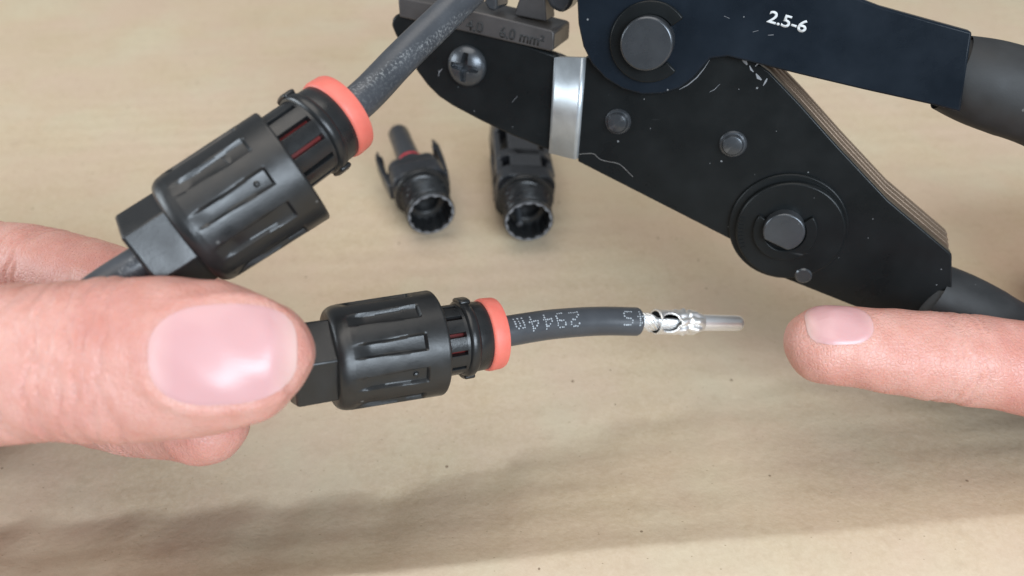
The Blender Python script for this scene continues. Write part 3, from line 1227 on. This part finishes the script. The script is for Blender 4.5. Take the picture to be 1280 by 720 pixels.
v, f = rbox(-18.5, -12.0, 8.2, 7.2, 4.2)
mesh_obj('housing', v, f, M['worn'], male, True, .8, 30)
v, f = rbox(-24.5, -18.0, 7.6, 5.2, 3.2)
mesh_obj('housing', v, f, M['worn'], male, True, .8, 30)
v, f = lathe(ring_prof(-26.8, -24.2, 4.6, 2, .4), 40, True)
mesh_obj('collar', v, f, M['worn'], male, True, 0, 40)
v, f = lathe([(-28.3, 2.4), (-28.3, 4.1), (-27.9, 4.4), (-27.3, 4.4), (-26.9, 4.1), (-26.9, 2.4)], 40, True)
mesh_obj('sealing_ring', v, f, M['red'], male, True, 0, 50)
v, f = lathe([(-25, 3.7), (-46.6, 3.4), (-47.3, 3.1), (-47.4, 1.8), (-44, 1.6)], 40)
mesh_obj('contact_tube', v, f, M['worn'], male, True, 0, 35)
for s in (-1, 1):
    pts = [(-15, 7.4), (-15, 9.2), (-23, 9.9), (-31, 10.2), (-34.5, 9.4), (-35, 8.6), (-32.5, 8.7), (-31.5, 7.9), (-29.5, 7.9), (-29.0, 8.6), (-22, 8.2), (-21, 7.0)]
    v, f = prism([(x, s * y) for x, y in pts], -2.6, 2.6)
    mesh_obj('latch_arm', v, f, M['worn'], male, True, .35, 30)

fm, ln = loose_frame((661, 277), (641, 140), 8.4, -6)
print('loose female length', ln)
fem = thing('connector_body', 'long black connector body with slotted sides lying partly under the crimping tool', 'connector body', fm, GR)
thread_part(fem, M['plastic'])
v, f = lathe(ring_prof(-10.3, -12.2, 8.3, 5, .35), 72, True)
mesh_obj('flange', v, f, M['plastic'], fem, True, 0, 40)
v, f = lathe([(-12, 6.3), (-46, 5.9), (-46, 3.0), (-30, 2.9)], 48)
mesh_obj('inner_barrel', v, f, M['hole'], fem, True, 0, 35)
for (x0, x1) in ((-17.5, -12.1), (-26.5, -22.8), (-50, -39)):
    v, f = rbox(x0, x1, 8.5, 7.7, 4.2)
    n2 = len(v)
    ob = mesh_obj('housing_band', v, f, M['worn'], fem, True, .5, 30)
for (y, z, hy, hz) in ((0, 6.6, 4.6, 1.1), (0, -6.6, 4.6, 1.1), (7.6, 4.1, 1.0, 1.4), (-7.6, 4.1, 1.0, 1.4), (7.6, -4.1, 1.0, 1.4), (-7.6, -4.1, 1.0, 1.4)):
    v, f = box(-40, -16, y - hy, y + hy, z - hz, z + hz)
    mesh_obj('housing_rail', v, f, M['worn'], fem, True, .4, 30)
# bare contact glimpsed inside the bore
v, f = lathe([(-9, .9), (-2.2, .9), (-1.9, .6)], 20)
mesh_obj('inner_rib', v, f, M['worn'], fem, True, 0, 35, Matrix.Translation((0, -.0022, -.0026)))


# ------------------------------------------------------------------ hands
def limb(rings, n=36):
    """rings: (centre, side half, dorsal half, palmar half, side axis, dorsal axis)"""
    v, f = [], []
    for (c, a, d, p, s, u) in rings:
        for i in range(n):
            t = 2 * math.pi * i / n
            cs, sn = math.cos(t), math.sin(t)
            e = .92
            x = math.copysign(abs(cs) ** e, cs) * a
            y = math.copysign(abs(sn) ** e, sn) * (d if sn > 0 else p)
            v.append(tuple(c + s * x + u * y))
    for j in range(len(rings) - 1):
        for i in range(n):
            i2 = (i + 1) % n
            f.append((j * n + i, j * n + i2, (j + 1) * n + i2, (j + 1) * n + i))
    f.append(tuple(range(n)))
    f.append(tuple((len(rings) - 1) * n + i for i in range(n)))
    return v, f


def finger(pts, rads, up, flat=.92):
    """pts from root to tip; rounded tip with the last radius"""
    path = smooth_path(pts, 8)
    m = len(path) - 1
    k = len(pts) - 1
    rings = []
    fr = frames_along(path, up)
    for i, (p, t, z, y) in enumerate(fr):
        q = i / m * k
        j = min(int(q), k - 1)
        r = rads[j] + (rads[j + 1] - rads[j]) * (q - j)
        rings.append((p, r, r * flat, r * flat * 1.04, y, z))
    p, t, z, y = fr[-1]
    r = rads[-1]
    for q in (.2, .4, .6, .75, .87, .95, .99):
        w_ = math.sqrt(1 - q * q)
        rings.append((p + t * r * 1.1 * q, r * w_, r * flat * w_, r * flat * w_, y, z))
    return limb(rings)


def flesh(name, parts, material, parent, origin, voxel=.55, smooth_it=10):
    v, f = join(*parts)
    me = bpy.data.meshes.new(name)
    me.from_pydata([tuple((Vector(p) - origin) * MM) for p in v], [], f)
    bm = bmesh.new()
    bm.from_mesh(me)
    bmesh.ops.recalc_face_normals(bm, faces=bm.faces)
    bm.to_mesh(me)
    bm.free()
    o = bpy.data.objects.new(name, me)
    COL.objects.link(o)
    r = o.modifiers.new('remesh', 'REMESH')
    r.mode = 'VOXEL'
    r.voxel_size = voxel * MM
    s = o.modifiers.new('smooth', 'SMOOTH')
    s.factor = .5
    s.iterations = smooth_it
    dg = bpy.context.evaluated_depsgraph_get()
    me2 = bpy.data.meshes.new_from_object(o.evaluated_get(dg))
    bpy.data.objects.remove(o)
    me2.name = name
    me2.materials.clear()
    return me2


# --- left hand: thumb in front, fingers behind, the two cables between
TZD = 103.0
tab = [(-330, 480, 150, 13.5, 132), (-230, 474, 122, 12.5, 122), (-130, 462, 106, 11.5, 112), (-60, 457, 100, 11, 107), (20, 454, 96, 10, 104.5), (80, 452, 97, 9.6, 103.5), (140, 450, 101, 9.6, 103), (190, 448, 102, 9.2, 103),
       (230, 447, 101, 8.7, 103), (262, 447, 98, 8.2, 103), (280, 446, 95, 7.9, 103), (299, 446, 89, 7.5, 103), (317, 445, 84, 7.0, 103.2), (331, 443.5, 78.5, 6.6, 103.4), (344, 442, 72, 6.2, 103.6), (354, 441, 65, 5.7, 103.8),
       (362, 440, 58, 5.2, 104), (370, 439.5, 51, 4.6, 104.2), (377, 439, 43.5, 4, 104.4), (383, 438.5, 35, 3.3, 104.6), (388, 438, 26, 2.5, 104.8), (391.5, 437.5, 17, 1.7, 104.9), (393.6, 437, 8, .8, 105)]
rings = []
cs = [at(x, y, z) for x, y, h, d, z in tab]
for i, (x, y, h, d, z) in enumerate(tab):
    t = (cs[min(i + 1, len(cs) - 1)] - cs[max(i - 1, 0)]).normalized()
    if i > len(tab) - 8:
        t = cdir(1, 0.02, -.1)
    u = (CZ - t * CZ.dot(t)).normalized()
    s = u.cross(t) * -1
    s = t.cross(u) * -1
    rings.append((cs[i], h * z / FPX, d * .92, d * 1.02, u.cross(t), u))
thumb = limb(rings, 56)
LH = at(-620, 560, 175)
i_pts = [at(-330, 330, 172), at(-120, 318, 163), at(60, 345, 150), at(190, 378, 137), at(258, 398, 129)]
m_pts = [at(-350, 470, 182), at(-130, 470, 172), at(60, 488, 155), at(185, 512, 138), at(256, 524, 128)]
r_pts = [at(-400, 590, 180), at(-290, 600, 166), at(-200, 604, 150), at(-120, 596, 138), at(-75, 586, 130)]
l_pts = [at(-430, 690, 172), at(-350, 700, 158), at(-280, 700, 146), at(-220, 690, 136), at(-180, 676, 130)]
parts = [thumb,
         finger(i_pts, [10.5, 9.6, 9.4, 8.2, 7.4], CZ * -1 + CY * .4), finger(m_pts, [10.5, 9.8, 9.6, 8.4, 7.6], CZ * -1),
         finger(r_pts, [10, 9.4, 9.0, 7.9, 7.2], CZ * -1), finger(l_pts, [9, 8.4, 7.9, 7.0, 6.4], CZ * -1)]
wrist = at(-760, 600, 190)
for q, (knuck, r0) in enumerate(((i_pts[0], 11.5), (m_pts[0], 12), (r_pts[0], 11.5), (l_pts[0], 10.5))):
    b = wrist + CY * (18 - 12 * q)
    parts.append(finger([b, b.lerp(knuck, .5), knuck], [15, 13.5, r0], CZ * -1))
parts.append(finger([wrist, at(-560, 540, 165), at(-330, 480, 134)], [18, 17, 13], CZ))
fore = wrist + (wrist - at(-350, 530, 176)).normalized() * 110
parts.append(finger([fore, wrist.lerp(fore, .4), wrist], [34, 28, 24], CZ, .8))
left = thing('person', 'pale hand whose thumb and fingers grip both cables behind the caps', 'hand', Matrix.Translation(LH * MM))
me = flesh('hand', parts, M['skin'], left, LH)


def sculpt(me, origin, fn):
    co = np.empty(len(me.vertices) * 3)
    no = np.empty(len(me.vertices) * 3)
    me.vertices.foreach_get('co', co)
    me.vertex_normals.foreach_get('vector', no)
    co = co.reshape(-1, 3) / MM + np.array(origin)
    no = no.reshape(-1, 3)
    d = fn(co, no)
    co = co + no * d[:, None]
    me.vertices.foreach_set('co', ((co - np.array(origin)) * MM).ravel())
    me.update()


# camera-plane millimetre coordinates round the nail, for folds and creases
NC = at(318, 438, TZD)
ax_t = cdir(1, .02, -.02)
ax_s = CZ.cross(ax_t).normalized()


def nail_fold(co, no):
    q = co - np.array(NC)
    a = q @ np.array(ax_t)
    b = q @ np.array(ax_s)
    c = q @ np.array(CZ)
    d = np.zeros(len(co))
    front = np.clip((no @ np.array(CZ)), 0, 1)
    # nail bed outline as a superellipse, 17 mm long, 13 mm wide, free edge toward the tip
    e = (np.abs((a + 2.1) / 8.9) ** 2.6 + np.abs(b / 6.8) ** 2.6) ** (1 / 2.6)
    sel = front > .2
    rim = np.exp(-((e - 1.10) / .09) ** 2)
    d += np.where(sel, .30 * rim - .34 * (e < 1.0) * np.clip((1.0 - e) / .12, 0, 1), 0)
    # creases over the thumb joint
    for k, x0 in enumerate((-19.5, -21.2, -22.6, -24.4, -26.0, -27.3)):
        wob = .6 * np.sin(b * .5 + k * 1.7) + .25 * np.sin(b * 1.3 + k)
        d -= np.where(sel, .32 * np.exp(-((a - x0 - wob) / .38) ** 2) * np.exp(-(b / 8.0) ** 4), 0)
    return d


def creases(joints):
    def fn(co, no):
        d = .22 * np.sin(co[:, 0] * .31 + 1.3 * np.sin(co[:, 1] * .23)) * np.sin(co[:, 2] * .27 + co[:, 1] * .17)
        d += .10 * np.sin(co[:, 0] * .83 + co[:, 2] * .6) * np.sin(co[:, 1] * .74 + 1)
        for J, ax, rad, offs in joints:
            q = co - np.array(J)
            a = q @ np.array(ax)
            perp = q - a[:, None] * np.array(ax)[None, :]
            r = np.linalg.norm(perp, axis=1)
            near_ = np.exp(-(r / rad) ** 8)
            wv_ = perp @ np.array((.3, .5, .8))
            for k, o_ in enumerate(offs):
                wob = .45 * np.sin(wv_ * .55 + k * 1.9) + .2 * np.sin(wv_ * 1.5 + k)
                d -= near_ * (.46 - .07 * (k % 3)) * np.exp(-((a - o_ - wob) / .36) ** 2)
            d += near_ * .5 * np.exp(-(a / 6.0) ** 2)
        return d
    return fn


def joint(pts, k, rad, offs=(-3.4, -1.8, -.5, 1.1, 2.7)):
    return (pts[k], (pts[k + 1] - pts[k - 1]).normalized(), rad, offs)


sculpt(me, LH, nail_fold)
sculpt(me, LH, creases([joint(i_pts, 1, 13), joint(i_pts, 2, 12.5), joint(i_pts, 3, 11), joint(m_pts, 2, 12.5), joint(m_pts, 3, 11),
                        (at(120, 450, 103), ax_t, 14, (-4.6, -3.1, -1.4, .2, 1.7, 3.3, 5.2)), (at(10, 455, 104), ax_t, 13, (-2, 4))]))
hand = link('hand', me, M['skin'], left, True, 0, 80)

# nail plates, laid on the flesh
def nail(me, origin, centre, ax, side, out, length, width, lift, parent, shift=0):
    bvh = BVHTree.FromPolygons([v.co[:] for v in me.vertices], [p.vertices[:] for p in me.polygons])
    n, m = 44, 48
    V, F, ALONG = [], [], []
    for j in range(m + 1):
        for i in range(n + 1):
            # square to superellipse
            x, y = 2 * j / m - 1, 2 * i / n - 1
            rr = max(abs(x), abs(y))
            nn = (abs(x) ** 2.6 + abs(y) ** 2.6) ** (1 / 2.6) or 1
            k = rr / nn
            x, y = x * k, y * k
            p = centre + ax * (x * length / 2 + shift) + side * (y * width / 2)
            o_ = (p + out * 30 - origin) * MM
            h = bvh.ray_cast(o_, out * -1)
            q = (h[0] / MM if h[0] else (p - origin))
            edge = (abs(x) ** 2.6 + abs(y) ** 2.6) ** (1 / 2.6)
            up = lift * (1 - max(0, (edge - .86) / .14) ** 2 * (1.35 if x < .5 or edge < .5 else .8))
            V.append(tuple(q + out * up))
            ALONG.append((x + 1) / 2 + .06 * y * y)
    for j in range(m):
        for i in range(n):
            F.append((j * (n + 1) + i, j * (n + 1) + i + 1, (j + 1) * (n + 1) + i + 1, (j + 1) * (n + 1) + i))
    o = mesh_obj('fingernail', V, F, M['nail'], parent, True, 0, 80)
    at_ = o.data.attributes.new('along', 'FLOAT', 'POINT')
    at_.data.foreach_set('value', ALONG)
    s = o.modifiers.new('smooth', 'SMOOTH')
    s.factor = .5
    s.iterations = 9
    return o


nail(me, LH, NC, ax_t, ax_s, CZ, 17.6, 13.4, .30, left, -2.1)

# --- right hand: only the tip of its pointing finger is in the photo
RH = at(1900, 560, 150)
ri = [at(1640, 520, 140), at(1480, 500, 141), at(1330, 468, 142), at(1180, 446, 141), at(1036, 431, 140)]
up_r = Vector((0, -.3, 1))
parts = [finger(ri, [11, 10, 9.2, 8.2, 7.45], up_r)]
K = ri[0]
for q in range(1, 4):
    k0 = K + Vector((4 * q, 19 * q, 2))
    mid = k0 + Vector((-20, 3, -6))
    low = mid + Vector((9, 0, -16))
    tip = low + Vector((20, -2, -2))
    parts.append(finger([k0, mid, low, tip], [10.5, 9.4, 8.6, 7.6], Vector((0, 0, 1))))
wr = K + Vector((92, 30, -4))
for q in range(4):
    k0 = K + Vector((4 * q, 19 * q, 0))
    b = wr + Vector((0, -18 + 12 * q, 0))
    parts.append(finger([b, b.lerp(k0, .5), k0], [15, 14, 12], Vector((0, 0, 1))))
parts.append(finger([wr + Vector((-8, -22, -4)), K + Vector((40, -28, -14)), K + Vector((8, -27, -17)), K + Vector((-22, -21, -18))], [14, 12.5, 10, 9], Vector((0, -1, .4))))
parts.append(finger([wr + Vector((110, 20, 6)), wr + Vector((40, 8, 2)), wr], [34, 28, 24], Vector((0, 0, 1)), .75))
right = thing('person', 'pale pointing fingertip reaching toward the silver crimped pin', 'hand', Matrix.Translation(RH * MM))
me = flesh('hand', parts, M['skin'], right, RH, .7, 8)
tip_c = ri[-1]
ax_r = (ri[-1] - ri[-2]).normalized()
s_r = Vector((0, 0, 1)).cross(ax_r).normalized()
out_r = ax_r.cross(s_r).normalized()
sculpt(me, RH, creases([joint(ri, 1, 13), joint(ri, 2, 12), (ri[3], (ri[4] - ri[3]).normalized(), 11, (-3.4, -1.9, -.4, 1.2, 2.6))]))
link('hand', me, M['skin'], right, True, 0, 80)
nail(me, RH, tip_c, ax_r, s_r, out_r, 11.5, 10, .3, right, .5)
